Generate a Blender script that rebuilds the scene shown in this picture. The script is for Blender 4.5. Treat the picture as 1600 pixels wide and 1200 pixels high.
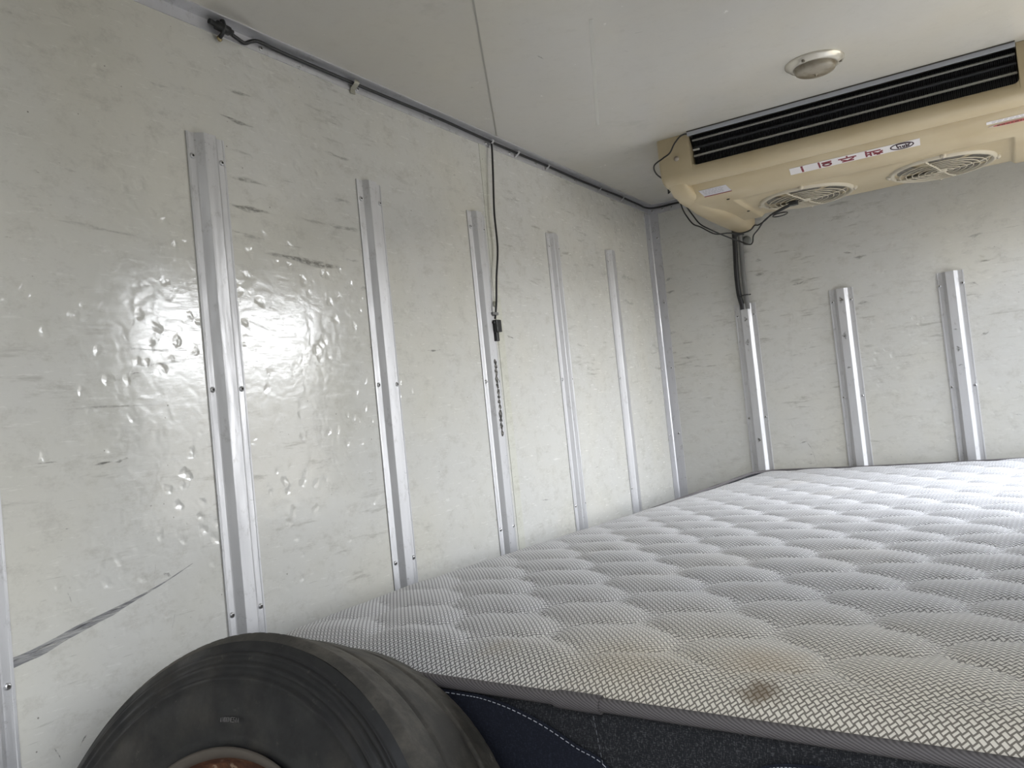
import bpy, bmesh, math, random
from math import sin, cos, pi, radians, sqrt
from mathutils import Vector, Matrix

random.seed(7)
scene = bpy.context.scene
for o in list(bpy.data.objects):
    bpy.data.objects.remove(o, do_unlink=True)
COL = scene.collection
# All geometry is authored with the camera eye at z = 0; Z0 is the eye height above the cargo floor.
Z0 = 0.79
# ------------------------------------------------------------------ camera
YAW, PITCH, ROLL, FPX = 0.54611, 0.0397, -0.10117, 1291.234
fw = Vector((-sin(YAW)*cos(PITCH), cos(YAW)*cos(PITCH), sin(PITCH)))
rt = Vector((cos(YAW), sin(YAW), 0)); up = rt.cross(fw)
r2 = cos(ROLL)*rt + sin(ROLL)*up; u2 = -sin(ROLL)*rt + cos(ROLL)*up
cam = bpy.data.objects.new('camera', bpy.data.cameras.new('camera'))
COL.objects.link(cam); scene.camera = cam
cam.data.sensor_width = 36; cam.data.sensor_fit = 'HORIZONTAL'; cam.data.lens = FPX/1600*36
cam.data.clip_start = 0.02
M = Matrix(((r2.x, u2.x, -fw.x), (r2.y, u2.y, -fw.y), (r2.z, u2.z, -fw.z))).to_4x4()
M.translation = Vector((0, 0, Z0)); cam.matrix_world = M
# ------------------------------------------------------------------ view, world, daylight
vs = scene.view_settings
vs.view_transform = 'Standard'; vs.look = 'None'; vs.gamma = 1; vs.use_curve_mapping = False
vs.exposure = -0.36
XL, XR, YB, YR, ZC, ZF = -1.0926, 0.49, 2.8857, -0.16, 0.72, -Z0    # inside faces of the box
DY0, DY1, DZ0, DZ1 = 1.86, 2.78, -0.70, 0.585                          # side doorway in the right wall
WREAR, WSIDE = 3.6, 26.0
world = bpy.data.worlds.new('daylight'); scene.world = world; world.use_nodes = True
wn = world.node_tree; wn.nodes.clear()
w_out = wn.nodes.new('ShaderNodeOutputWorld'); w_bg = wn.nodes.new('ShaderNodeBackground')
w_tc = wn.nodes.new('ShaderNodeTexCoord'); w_sep = wn.nodes.new('ShaderNodeSeparateXYZ')
w_mr = wn.nodes.new('ShaderNodeMapRange'); w_cr = wn.nodes.new('ShaderNodeValToRGB')
wn.links.new(w_tc.outputs['Generated'], w_sep.inputs[0]); wn.links.new(w_sep.outputs['Z'], w_mr.inputs[0])
w_mr.inputs[1].default_value = -1; w_mr.inputs[2].default_value = 1
wn.links.new(w_mr.outputs[0], w_cr.inputs[0])
el = w_cr.color_ramp.elements
el[0].position = 0.0; el[0].color = (0.14, 0.135, 0.12, 1)
el[1].position = 1.0; el[1].color = (0.55, 0.64, 0.8, 1)
e = el.new(0.495); e.color = (0.17, 0.165, 0.155, 1)
e = el.new(0.538); e.color = (0.19, 0.19, 0.185, 1)
e = el.new(0.552); e.color = (1.0, 1.02, 1.05, 1)
# hazy bright sky on the side-door side, world dimmed towards the rear opening
w_m2 = wn.nodes.new('ShaderNodeMapRange'); w_m2.interpolation_type = 'SMOOTHSTEP'
wn.links.new(w_sep.outputs['Y'], w_m2.inputs[0])
for i_, v_ in enumerate((-.75, -.05, WREAR, WSIDE)): w_m2.inputs[1+i_].default_value = v_
wn.links.new(w_cr.outputs[0], w_bg.inputs[0]); wn.links.new(w_m2.outputs[0], w_bg.inputs[1])
wn.links.new(w_bg.outputs[0], w_out.inputs[0])
# light portals in the two doorways (they only guide sampling of the daylight)
def portal(name, loc, rot, sx, sy):
    l = bpy.data.lights.new(name, 'AREA'); l.shape = 'RECTANGLE'; l.size = sx; l.size_y = sy
    l.cycles.is_portal = True
    o = bpy.data.objects.new(name, l); COL.objects.link(o); o.location = loc; o.rotation_euler = rot
portal('side_door_portal', (XR+0.05, (DY0+DY1)/2, Z0+(DZ0+DZ1)/2), (0, radians(90), 0), DZ1-DZ0, DY1-DY0)
RX0, RX1 = -0.45, XR                                                   # opening between the rear door leaves
portal('rear_door_portal', ((RX0+RX1)/2, YR-0.05, Z0+(ZC+ZF)/2), (radians(90), 0, 0), RX1-RX0, ZC-ZF)

# ------------------------------------------------------------------ helpers
def V(*a): return Vector(a)
class MB:
    """collects shapes of one mesh"""
    def __init__(s): s.v = []; s.f = []; s.m = []; s.sm = []
    def add(s, verts, faces, mi=0, smooth=False):
        b = len(s.v); s.v += [tuple(v) for v in verts]
        for f in faces: s.f.append([b+i for i in f]); s.m.append(mi); s.sm.append(smooth)
        return s
    def box(s, a, b, mi=0):
        x0, y0, z0 = a; x1, y1, z1 = b
        vs_ = [(x0,y0,z0),(x1,y0,z0),(x1,y1,z0),(x0,y1,z0),(x0,y0,z1),(x1,y0,z1),(x1,y1,z1),(x0,y1,z1)]
        return s.add(vs_, [(0,3,2,1),(4,5,6,7),(0,1,5,4),(1,2,6,5),(2,3,7,6),(3,0,4,7)], mi)
    def grid(s, rows, closed_u=False, closed_v=False, mi=0, smooth=True):
        n = len(rows); m = len(rows[0]); F = []
        for i in range(n if closed_v else n-1):
            for j in range(m if closed_u else m-1):
                F.append((i*m+j, i*m+(j+1) % m, ((i+1) % n)*m+(j+1) % m, ((i+1) % n)*m+j))
        return s.add([p for r in rows for p in r], F, mi, smooth)
    def tube(s, pts, r, seg=8, mi=0, closed=False):
        pts = [Vector(p) for p in pts]; n = len(pts); rows = []
        d0 = (pts[1]-pts[0]).normalized()
        ref = V(0,0,1) if abs(d0.z) < .9 else V(1,0,0)
        for i, p in enumerate(pts):
            if closed: d = (pts[(i+1) % n]-pts[i-1])
            else: d = pts[min(i+1,n-1)]-pts[max(i-1,0)]
            d.normalize(); a = ref-d*ref.dot(d); a.normalize(); ref = a; b = d.cross(a)
            rr = r[i] if isinstance(r, (list, tuple)) else r
            rows.append([p+a*rr*cos(2*pi*k/seg)+b*rr*sin(2*pi*k/seg) for k in range(seg)])
        s.grid(rows, closed_u=True, closed_v=closed, mi=mi)
        if not closed:
            m = seg; s.add(rows[0], [tuple(range(m))[::-1]], mi); s.add(rows[-1], [tuple(range(m))], mi)
        return s
    def lathe(s, prof, c, n, seg=48, mi=0, smooth=True, mis=None):
        """prof: (axial, radius) pairs about axis n through c"""
        n = Vector(n).normalized(); e1 = n.orthogonal().normalized(); e2 = n.cross(e1); c = Vector(c)
        rows = [[c+n*a+(e1*cos(2*pi*k/seg)+e2*sin(2*pi*k/seg))*r for k in range(seg)] for a, r in prof]
        return s.grid(rows, closed_u=True, mi=mi, smooth=smooth)
    def build(s, name, mats, parent=None, local=False, bevel=0, label=None):
        me = bpy.data.meshes.new(name)
        if parent is None: off = V(0,0,Z0)
        elif local: off = V(0,0,0)
        else: off = V(0,0,Z0)-Vector(parent['_o'])
        me.from_pydata([tuple(Vector(v)+off) for v in s.v], [], s.f)
        mats = mats if isinstance(mats, (list, tuple)) else [mats]
        for m_ in mats: me.materials.append(m_)
        me.polygons.foreach_set('material_index', s.m); me.polygons.foreach_set('use_smooth', s.sm)
        bm = bmesh.new(); bm.from_mesh(me)
        bmesh.ops.recalc_face_normals(bm, faces=bm.faces); bm.to_mesh(me); bm.free()
        o = bpy.data.objects.new(name, me); COL.objects.link(o)
        if parent is not None:
            o.parent = parent['_e'] if isinstance(parent, dict) else parent
        if bevel:
            b = o.modifiers.new('bevel', 'BEVEL'); b.width = bevel; b.segments = 2; b.limit_method = 'ANGLE'; b.angle_limit = radians(40)
        if label: o['label'] = label
        return o
def thing(name, label, cat, loc, group=None, rz=0):
    e = bpy.data.objects.new(name, None); COL.objects.link(e); e.empty_display_size = .05
    e.location = V(loc[0], loc[1], loc[2]+Z0); e.rotation_euler = (0,0,rz)
    e['label'] = label; e['category'] = cat
    if group: e['group'] = group
    return {'_e': e, '_o': tuple(e.location)}
def tag(o, label, cat, group=None):
    o['label'] = label; o['category'] = cat
    if group: o['group'] = group
    return o
def struct(o): o['kind'] = 'structure'; return o
def sub(o): return {'_e': o, '_o': (0,0,0)}           # parent a sub-part to a part lying at its thing's origin
def catmull(P, n=8):
    P = [Vector(p) for p in P]; Q = [P[0]]+P+[P[-1]]; out = []
    for i in range(1, len(Q)-2):
        a, b, c, d = Q[i-1:i+3]
        for k in range(n):
            t = k/n
            out.append(.5*((2*b)+(c-a)*t+(2*a-5*b+4*c-d)*t*t+(3*b-a-3*c+d)*t**3))
    out.append(P[-1]); return out

# ------------------------------------------------------------------ materials
class NT:
    def __init__(s, name, **kw):
        s.mat = bpy.data.materials.new(name); s.mat.use_nodes = True; s.t = s.mat.node_tree
        s.b = s.t.nodes['Principled BSDF']
        for k, v in kw.items(): s.b.inputs[k.replace('_', ' ')].default_value = v
        s._tc = None
    def tc(s, out='Object'):
        if s._tc is None: s._tc = s.t.nodes.new('ShaderNodeTexCoord')
        return s._tc.outputs[out]
    def map(s, scale=(1,1,1), rot=(0,0,0), loc=(0,0,0), src=None):
        n = s.t.nodes.new('ShaderNodeMapping'); s.t.links.new(src or s.tc(), n.inputs[0])
        n.inputs['Scale'].default_value = scale; n.inputs['Rotation'].default_value = rot; n.inputs['Location'].default_value = loc
        return n.outputs[0]
    def noise(s, scale, vec=None, detail=3, rough=.55, dist=0):
        n = s.t.nodes.new('ShaderNodeTexNoise'); s.t.links.new(vec or s.tc(), n.inputs['Vector'])
        n.inputs['Scale'].default_value = scale; n.inputs['Detail'].default_value = detail
        n.inputs['Roughness'].default_value = rough; n.inputs['Distortion'].default_value = dist
        return n.outputs['Fac']
    def voro(s, scale, vec=None, feature='F1', smooth=None):
        n = s.t.nodes.new('ShaderNodeTexVoronoi'); s.t.links.new(vec or s.tc(), n.inputs['Vector']); n.inputs['Scale'].default_value = scale
        n.feature = feature
        if smooth is not None: n.inputs['Smoothness'].default_value = smooth
        return n.outputs['Distance']
    def ramp(s, fac, a, b, lo=0., hi=1.):
        n = s.t.nodes.new('ShaderNodeMapRange'); n.interpolation_type = 'SMOOTHSTEP'
        s.t.links.new(fac, n.inputs[0])
        n.inputs[1].default_value = a; n.inputs[2].default_value = b; n.inputs[3].default_value = lo; n.inputs[4].default_value = hi
        return n.outputs[0]
    def math(s, op, a, b=0., c=None):
        n = s.t.nodes.new('ShaderNodeMath'); n.operation = op
        for i, x in enumerate((a, b) if c is None else (a, b, c)):
            if isinstance(x, (int, float)): n.inputs[i].default_value = x
            else: s.t.links.new(x, n.inputs[i])
        return n.outputs[0]
    def mix(s, fac, a, b):
        n = s.t.nodes.new('ShaderNodeMix'); n.data_type = 'RGBA'
        for i, x in ((0, fac), (6, a), (7, b)):
            if isinstance(x, (int, float)): n.inputs[i].default_value = x
            elif isinstance(x, tuple): n.inputs[i].default_value = x+(1,) if len(x) == 3 else x
            else: s.t.links.new(x, n.inputs[i])
        return n.outputs[2]
    def sep(s, vec):
        n = s.t.nodes.new('ShaderNodeSeparateXYZ'); s.t.links.new(vec, n.inputs[0]); return n.outputs
    def set(s, name, x):
        s.t.links.new(x, s.b.inputs[name])
    def bump(s, h, strength=.3, dist=.001):
        n = s.t.nodes.new('ShaderNodeBump'); s.t.links.new(h, n.inputs['Height'])
        n.inputs['Strength'].default_value = strength; n.inputs['Distance'].default_value = dist
        s.t.links.new(n.outputs[0], s.b.inputs['Normal'])
def flat(name, col, rough=.5, metal=0., spec=.5):
    return NT(name, Base_Color=col+(1,), Roughness=rough, Metallic=metal, Specular_IOR_Level=spec).mat

def wall_mat(name, marks=1., base=(.605,.602,.573), dents=1., rough=.10):
    n = NT(name, Roughness=rough); n.b.inputs['IOR'].default_value = 1.58
    big = n.noise(2.3, detail=4); mid = n.noise(9, detail=5)
    c = n.mix(n.ramp(big, .35, .7), base, (base[0]*1.02, base[1]*1.0, base[2]*.94))
    c = n.mix(n.math('MULTIPLY', n.ramp(mid, .5, .75), .25*marks), c, (base[0]*.85, base[1]*.85, base[2]*.80))
    # cloudy dirt film
    c = n.mix(n.math('MULTIPLY', n.ramp(n.noise(24, n.map((1,1,1.6)), 8, .78), .48, .70), .50*marks), c, (base[0]*.72, base[1]*.70, base[2]*.66))
    # horizontal rub smudges
    area = n.ramp(n.noise(2.0, n.map(loc=(3,1,2)), 2), .42, .62)
    sm = n.ramp(n.noise(9, n.map((.8,.8,5), rot=(.05,.03,0)), 5, .68), .57, .70)
    c = n.mix(n.math('MULTIPLY', n.math('MULTIPLY', sm, area), .55*marks), c, (.26,.245,.21))
    # short dark scuffs
    sc = n.ramp(n.noise(22, n.map((.7,.7,4), rot=(-.06,.04,0), loc=(5,2,1)), 7, .8), .665, .70)
    c = n.mix(n.math('MULTIPLY', sc, .7*marks), c, (.12,.11,.10))
    # hairline scratches in two directions
    s1 = n.ramp(n.noise(30, n.map((.5,.5,7), rot=(.25,.2,0)), 4, .6), .67, .72)
    s2 = n.ramp(n.noise(34, n.map((4,4,.7), rot=(.5,-.35,0), loc=(1,7,3)), 4, .6), .72, .77)
    c = n.mix(n.math('MULTIPLY', n.math('ADD', s1, s2), .28*marks), c, (.25,.24,.21))
    # specks
    sp = n.ramp(n.voro(38, n.map((1,1,1), loc=(.3,.2,.7))), .035, .06, 1, 0)
    spm = n.ramp(n.noise(7, n.map(loc=(9,9,9)), 2), .52, .6)
    c = n.mix(n.math('MULTIPLY', n.math('MULTIPLY', sp, spm), .7*marks), c, (.10,.09,.07))
    n.set('Base Color', c)
    rr = n.ramp(n.noise(40, n.map((.6,.6,3)), 5, .7), .45, .75, rough, rough+.12)
    st = n.ramp(n.noise(75, n.map((.35,.35,3.5), rot=(.1,.05,0)), 5, .75), .53, .62)
    rr = n.math('ADD', rr, n.math('MULTIPLY', st, .16 if marks >= 1 else 0)); n.set('Roughness', rr)
    # waves and dents of the thin skin
    h = n.math('ADD', n.math('MULTIPLY', n.noise(3.0, detail=0), .7),
               n.math('MULTIPLY', n.noise(34, detail=1, dist=.8), .42))
    dm = n.ramp(n.noise(9, n.map(loc=(4,4,1)), 3, .6), .42, .60)
    wv = n.t.nodes.new('ShaderNodeVectorMath'); wv.operation = 'MULTIPLY_ADD'
    nz = n.t.nodes.new('ShaderNodeTexNoise'); nz.inputs['Scale'].default_value = 40; n.t.links.new(n.tc(), nz.inputs['Vector'])
    n.t.links.new(nz.outputs['Color'], wv.inputs[0]); wv.inputs[1].default_value = (.022,.022,.022); n.t.links.new(n.tc(), wv.inputs[2])
    h = n.math('ADD', h, n.math('MULTIPLY', n.math('MULTIPLY', n.ramp(n.voro(34, wv.outputs[0], feature='SMOOTH_F1', smooth=.35), .02, .38, -1, 0), dm), .80))
    h = n.math('ADD', h, n.math('MULTIPLY', n.noise(170, n.map((.3,.3,1.8)), 4, .75), .075))
    n.bump(h, .8*dents, .0013)
    return n.mat
M_wall = wall_mat('frp_panel_cream')
M_ceil = wall_mat('frp_ceiling_cream', .30, (.60,.582,.540), .10, .16)

def alu(name, col=(.58,.58,.59), rough=.48, dirt=.5, metal=.55):
    n = NT(name, Metallic=metal, Roughness=rough)
    d = n.ramp(n.noise(45, n.map((1,1,.7)), 6, .75), .55, .72)
    c = n.mix(n.math('MULTIPLY', d, dirt), col, (.30,.29,.28))
    k = n.math('MULTIPLY', n.ramp(n.noise(70, n.map((1,1,1.5), loc=(3,3,3)), 5, .8), .58, .66), n.ramp(n.noise(9, n.map(loc=(1,5,3)), 2), .55, .68))
    c = n.mix(n.math('MULTIPLY', k, dirt), c, (.07,.065,.06))
    n.set('Base Color', c)
    n.set('Roughness', n.ramp(n.noise(90, n.map((1,1,.1)), 3), .3, .7, rough-.06, rough+.12))
    n.bump(n.noise(160, n.map((1,1,.12)), 2), .15, .0004)
    return n.mat
M_alu = alu('brushed_aluminium'); M_trim = alu('trim_aluminium', (.60,.60,.62), .42, .6)
M_rivet = flat('rivet_aluminium', (.62,.62,.63), .3, .9); M_pin = flat('rivet_pin_dark', (.04,.035,.03), .6)
M_black = flat('black_cable_rubber', (.015,.015,.016), .45); M_blackplastic = flat('black_plastic', (.02,.021,.022), .38)
M_hose = flat('grey_hose', (.16,.16,.155), .55)

# ------------------------------------------------------------------ the box
T = .05
struct(MB().box((XL-T, YR, ZF-T), (XL, YB+T, ZC+T)).build('wall_left', M_wall))
struct(MB().box((XL, YB, ZF-T), (XR, YB+T, ZC+T)).build('wall_back', M_wall))
struct(MB().box((XL, YR, ZC), (XR, YB, ZC+T)).build('ceiling', M_ceil))
n = NT('cargo_floor_plate', Base_Color=(.22,.21,.2,1), Roughness=.55, Metallic=.3)
n.set('Base Color', n.mix(n.ramp(n.noise(12, detail=6), .4, .7), (.26,.25,.23), (.13,.12,.11)))
struct(MB().box((XL, YR, ZF-T), (XR, YB, ZF)).build('floor', n.mat))
r = MB()
r.box((XR, YR, ZF-T), (XR+T, DY0, ZC+T)); r.box((XR, DY1, ZF-T), (XR+T, YB+T, ZC+T))
r.box((XR, DY0, ZF-T), (XR+T, DY1, DZ0)); r.box((XR, DY0, DZ1), (XR+T, DY1, ZC+T))
struct(r.build('wall_right', M_wall))
struct(MB().box((XL-T, YR-T, ZF-T), (RX0, YR, ZC+T)).build('wall_rear', M_wall))
# side door frame
d = MB(); w = .035
for a, b in (((XR-.006, DY0-w, DZ0-w), (XR+T+.01, DY0, DZ1+w)), ((XR-.006, DY1, DZ0-w), (XR+T+.01, DY1+w, DZ1+w)),
             ((XR-.006, DY0, DZ1), (XR+T+.01, DY1, DZ1+w)), ((XR-.006, DY0, DZ0-w), (XR+T+.01, DY1, DZ0))):
    d.box(a, b)
struct(d.build('door_1', M_trim, bevel=.002))

# ceiling seam bead, pale streak and wall joint strip
M_seam = flat('grey_sealant', (.36,.35,.31), .5)
def strip(a, b, w, t=.0006):
    a = Vector(a); b = Vector(b); q = (b-a).cross(V(0,0,1)).normalized()*w
    P = [a-q, a+q, b+q, b-q]; Q = [p-V(0,0,t) for p in P]
    return MB().add(P+Q, [(0,1,2,3),(4,5,6,7),(0,1,5,4),(1,2,6,5),(2,3,7,6),(3,0,4,7)])
struct(strip((XL+.028, 1.80, ZC), (-.55, .88, ZC), .0018).build('trim_1', M_seam))
struct(strip((-.839, 1.929, ZC), (-.60, 1.40, ZC), .0035, .0004).build('trim_7', flat('pale_streak', (.62,.61,.56), .4)))
M_strip = flat('pale_strip', (.60,.60,.53), .3)
struct(MB().box((XL, 1.752, -.78), (XL+.0012, 1.782, ZC-.02)).build('trim_2', wall_mat('frp_joint_strip', 1.2, (.60,.60,.54), .4)))

# ------------------------------------------------------------------ rivets and rails
def rivet_mb(n_, s=1.0):
    m = MB(); R = .0046*s
    m.lathe([(0, R), (.0008, R), (.0021, R*.75), (.0026, R*.45)], (0,0,0), n_, 14)
    m.lathe([(.0026, R*.45), (.0020, R*.40), (.0018, 0.0001)], (0,0,0), n_, 10, mi=1)
    return m
def rivet_proto(axis, s=1.0):
    mb = rivet_mb(axis, s); me = bpy.data.meshes.new('rivet'); me.from_pydata(mb.v, [], mb.f)
    me.materials.append(M_rivet); me.materials.append(M_pin)
    me.polygons.foreach_set('material_index', mb.m); me.polygons.foreach_set('use_smooth', mb.sm)
    bm = bmesh.new(); bm.from_mesh(me); bmesh.ops.recalc_face_normals(bm, faces=bm.faces); bm.to_mesh(me); bm.free()
    return me
RV_X = rivet_proto((1,0,0)); RV_Y = rivet_proto((0,-1,0)); RV_D = rivet_proto((0,0,-1))
def rivet(me, p, parent):
    o = bpy.data.objects.new('rivet', me); COL.objects.link(o)
    if isinstance(parent, dict):
        o.parent = parent['_e']; o.location = Vector(p)+V(0,0,Z0)-Vector(parent['_o'])
    else:
        o.parent = parent; o.location = Vector(p)+V(0,0,Z0)
    return o
HATF = [(-.0375,0),(-.0375,.0022),(-.0340,.0027),(-.0330,.0020),(-.0300,.0020),(-.0235,.0022),(-.0212,.0028),(-.0125,.0122),(-.0113,.0130),(.0113,.0130),
        (.0125,.0122),(.0212,.0028),(.0235,.0022),(.0300,.0020),(.0330,.0020),(.0340,.0027),(.0375,.0022),(.0375,0),
        (.0200,.0008),(.0105,.0115),(-.0105,.0115),(-.0200,.0008)]
def hat(c, z0, z1, wall):
    m = MB()
    f = (lambda s, h, z: (XL+h+.0001, c+s, z)) if wall == 'L' else (lambda s, h, z: (c+s, YB-h-.0001, z))
    lo = [f(s, h, z0) for s, h in HATF]; hi = [f(s, h, z1) for s, h in HATF]
    # the web is cut a little lower at its corners like the folded sheet in the photo
    k = len(HATF)
    m.add(lo+hi, [(i, (i+1) % k, (i+1) % k+k, i+k) for i in range(k)])
    m.add(lo, [tuple(range(k))]); m.add(hi, [tuple(range(k))])
    return m
rail_rows_L = [.4714, .2815*0+.0914, -.2661, -.62]
LAB_L = ['cut off by the left edge of the photo', 'standing right behind the tyre',
         'next one past the tyre, foot behind mattress', 'with torn black tape remains',
         'just past the hanging cable towards the corner', 'closest of its wall to the back corner']
LY = [.50806, .90614, 1.30849, 1.70279, 2.09866, 2.49642]
for i, y in enumerate(LY):
    t = thing('wall_rail', 'aluminium rail on the left wall, '+LAB_L[i], 'rail', (XL, y, -.78), 'riveted aluminium rails on the left wall')
    hat(y, -.78, .511, 'L').build('channel', M_alu, t)
    for z in rail_rows_L:
        for s in (-1, 1): rivet(RV_X, (XL+.0022, y+s*.0288, z), t)
LAB_B = ['first from the corner, below the black hose', 'middle one of the three in view', 'rightmost in view, below the evaporator sticker']
BX = [-.77699, -.46049, -.14157]
for i, x in enumerate(BX):
    t = thing('wall_rail', 'aluminium rail on the back wall, '+LAB_B[i], 'rail', (x, YB, -.78), 'riveted aluminium rails on the back wall')
    hat(x, -.78, .310, 'B').build('channel', M_alu, t)
    hw = .0288*(1.1 if i == 2 else 1)
    for z in ((.2691, .2691, .2691)[i], (-.0875, -.0457, -.0457)[i], -.38, -.66):
        for s in (-1, 1): rivet(RV_Y, (x+s*hw, YB-.0022, z+(-.006 if s < 0 else 0)*0), t)

# torn tape on the fourth left rail and the small patches of black dirt
M_tape = NT('torn_black_tape', Roughness=.8)
M_tape.set('Base Color', M_tape.mix(M_tape.ramp(M_tape.noise(140, detail=5), .45, .6), (.03,.028,.025), (.20,.19,.17))); M_tape = M_tape.mat
m = MB(); z = .145
rng = random.Random(3)
while z > -.035:
    h = rng.uniform(.010, .024); w0 = rng.uniform(.012, .0145)
    y0 = 1.7000+rng.uniform(0,.003)
    P = []
    for k in range(9):
        a = 2*pi*k/9; P.append((XL+.0131, y0+w0*.5+w0*.55*cos(a)*rng.uniform(.6,1.1), z-h*.5+h*.6*sin(a)*rng.uniform(.6,1.1)))
    Q = [(p[0]+.0004, p[1], p[2]) for p in P]
    m.add(P+Q, [tuple(range(9)), tuple(range(9,18))]+[(i, (i+1) % 9, (i+1) % 9+9, i+9) for i in range(9)])
    z -= h*.95
rail4 = [o for o in COL.objects if o.name.startswith('wall_rail') and 'torn black' in o['label']][0]
m.build('tape_residue', M_tape, {'_e': rail4, '_o': tuple(rail4.location)}, label='torn black tape remains')

# ceiling and corner angle trims
def angle(name, A, B, mat, rivs, me):
    m = MB(); k = len(A)
    m.add(A+B, [(i, (i+1) % k, (i+1) % k+k, i+k) for i in range(k)]); m.add(A, [tuple(range(k))]); m.add(B, [tuple(range(k))])
    o = struct(m.build(name, mat))
    for p in rivs: rivet(me, p, o)
    return o
def prof_LC(y): # left wall / ceiling
    return [(XL, y, ZC-.0235), (XL+.002, y, ZC-.0235), (XL+.0024, y, ZC-.004), (XL+.006, y, ZC-.0022), (XL+.026, y, ZC-.002), (XL+.026, y, ZC), (XL, y, ZC)]
angle('trim_3', prof_LC(YR), prof_LC(YB), M_trim, [(XL+.0022, y, ZC-.016) for y in (.80, 1.045, 1.30, 1.55, 1.785, 1.90, 2.04, 2.28, 2.52, 2.76)], RV_X)
def prof_BC(x):
    return [(x, YB, ZC-.030), (x, YB-.002, ZC-.030), (x, YB-.0024, ZC-.004), (x, YB-.006, ZC-.0022), (x, YB-.028, ZC-.002), (x, YB-.028, ZC), (x, YB, ZC)]
angle('trim_4', prof_BC(XL), prof_BC(XR), M_trim, [(x, YB-.0022, ZC-.018) for x in (-1.075, -1.035, -1.0, -.8, -.6, -.4, 0, .3)], RV_Y)
def prof_LB(z):
    return [(XL, YB-.045, z), (XL+.002, YB-.045, z), (XL+.0030, YB-.006, z), (XL+.006, YB-.003, z), (XL+.036, YB-.002, z), (XL+.036, YB, z), (XL, YB, z)]
o = angle('trim_5', prof_LB(-.78), prof_LB(ZC-.03), M_trim, [(XL+.026, YB-.0022, z) for z in (.60,.36,.12,-.12,-.36)], RV_Y)
for z in (.60,.36,.12,-.12,-.36): rivet(RV_X, (XL+.0022, YB-.030, z-.004), o)
def prof_RC(y): return [(XR-(p[0]-XL), p[1], p[2]) for p in prof_LC(y)]
angle('trim_6', prof_RC(YR), prof_RC(YB), M_trim, [], RV_X)

# grey scuff arc and loose marks on the left wall (flat dirt on the wall skin)
M_scuff = NT('grey_scuff', Roughness=.5)
M_scuff.set('Base Color', M_scuff.mix(M_scuff.ramp(M_scuff.noise(60, M_scuff.map((1,.3,7), rot=(-.22,0,0)), 4), .42, .62), (.19,.19,.20), (.36,.36,.35)))
M_scuff.set('Alpha', M_scuff.ramp(M_scuff.noise(90, M_scuff.map((1,.3,5), rot=(-.22,0,0)), 5, .7), .33, .50, .1, .95)); M_scuff = M_scuff.mat
P = catmull([(0, .470, -.2575), (0, .5307, -.243), (0, .5776, -.2360), (0, .6292, -.2225), (0, .68, -.2120), (0, .7046, -.2055), (0, .745, -.1950), (0, .775, -.1860), (0, .815, -.172)], 5)
Wd = [.0062, .0070, .0072, .0062, .0050, .0030, .0014, .0010, .0004]
mb = MB()
for offs, sc_ in ((.0042, .30), (-.0018, .62)):
    rows = []
    for i, p in enumerate(P):
        t_ = i/(len(P)-1)*(len(Wd)-1); k = min(int(t_), len(Wd)-2); w = Wd[k]*(1-(t_-k))+Wd[k+1]*(t_-k)
        oz_ = offs*w/.007; w *= sc_*(1+.10*sin(i*1.3))
        rows.append([(XL+.0006, p.y, p.z+oz_-w), (XL+.0006, p.y, p.z+oz_+w)])
    mb.grid(rows, smooth=False)
wl = bpy.data.objects['wall_left']
mb.v = [(a, b, c+Z0) for a, b, c in mb.v]
o = mb.build('scuff_mark', M_scuff, sub(wl), local=True, label='grey curved scuff mark'); o['kind'] = 'structure'

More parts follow.
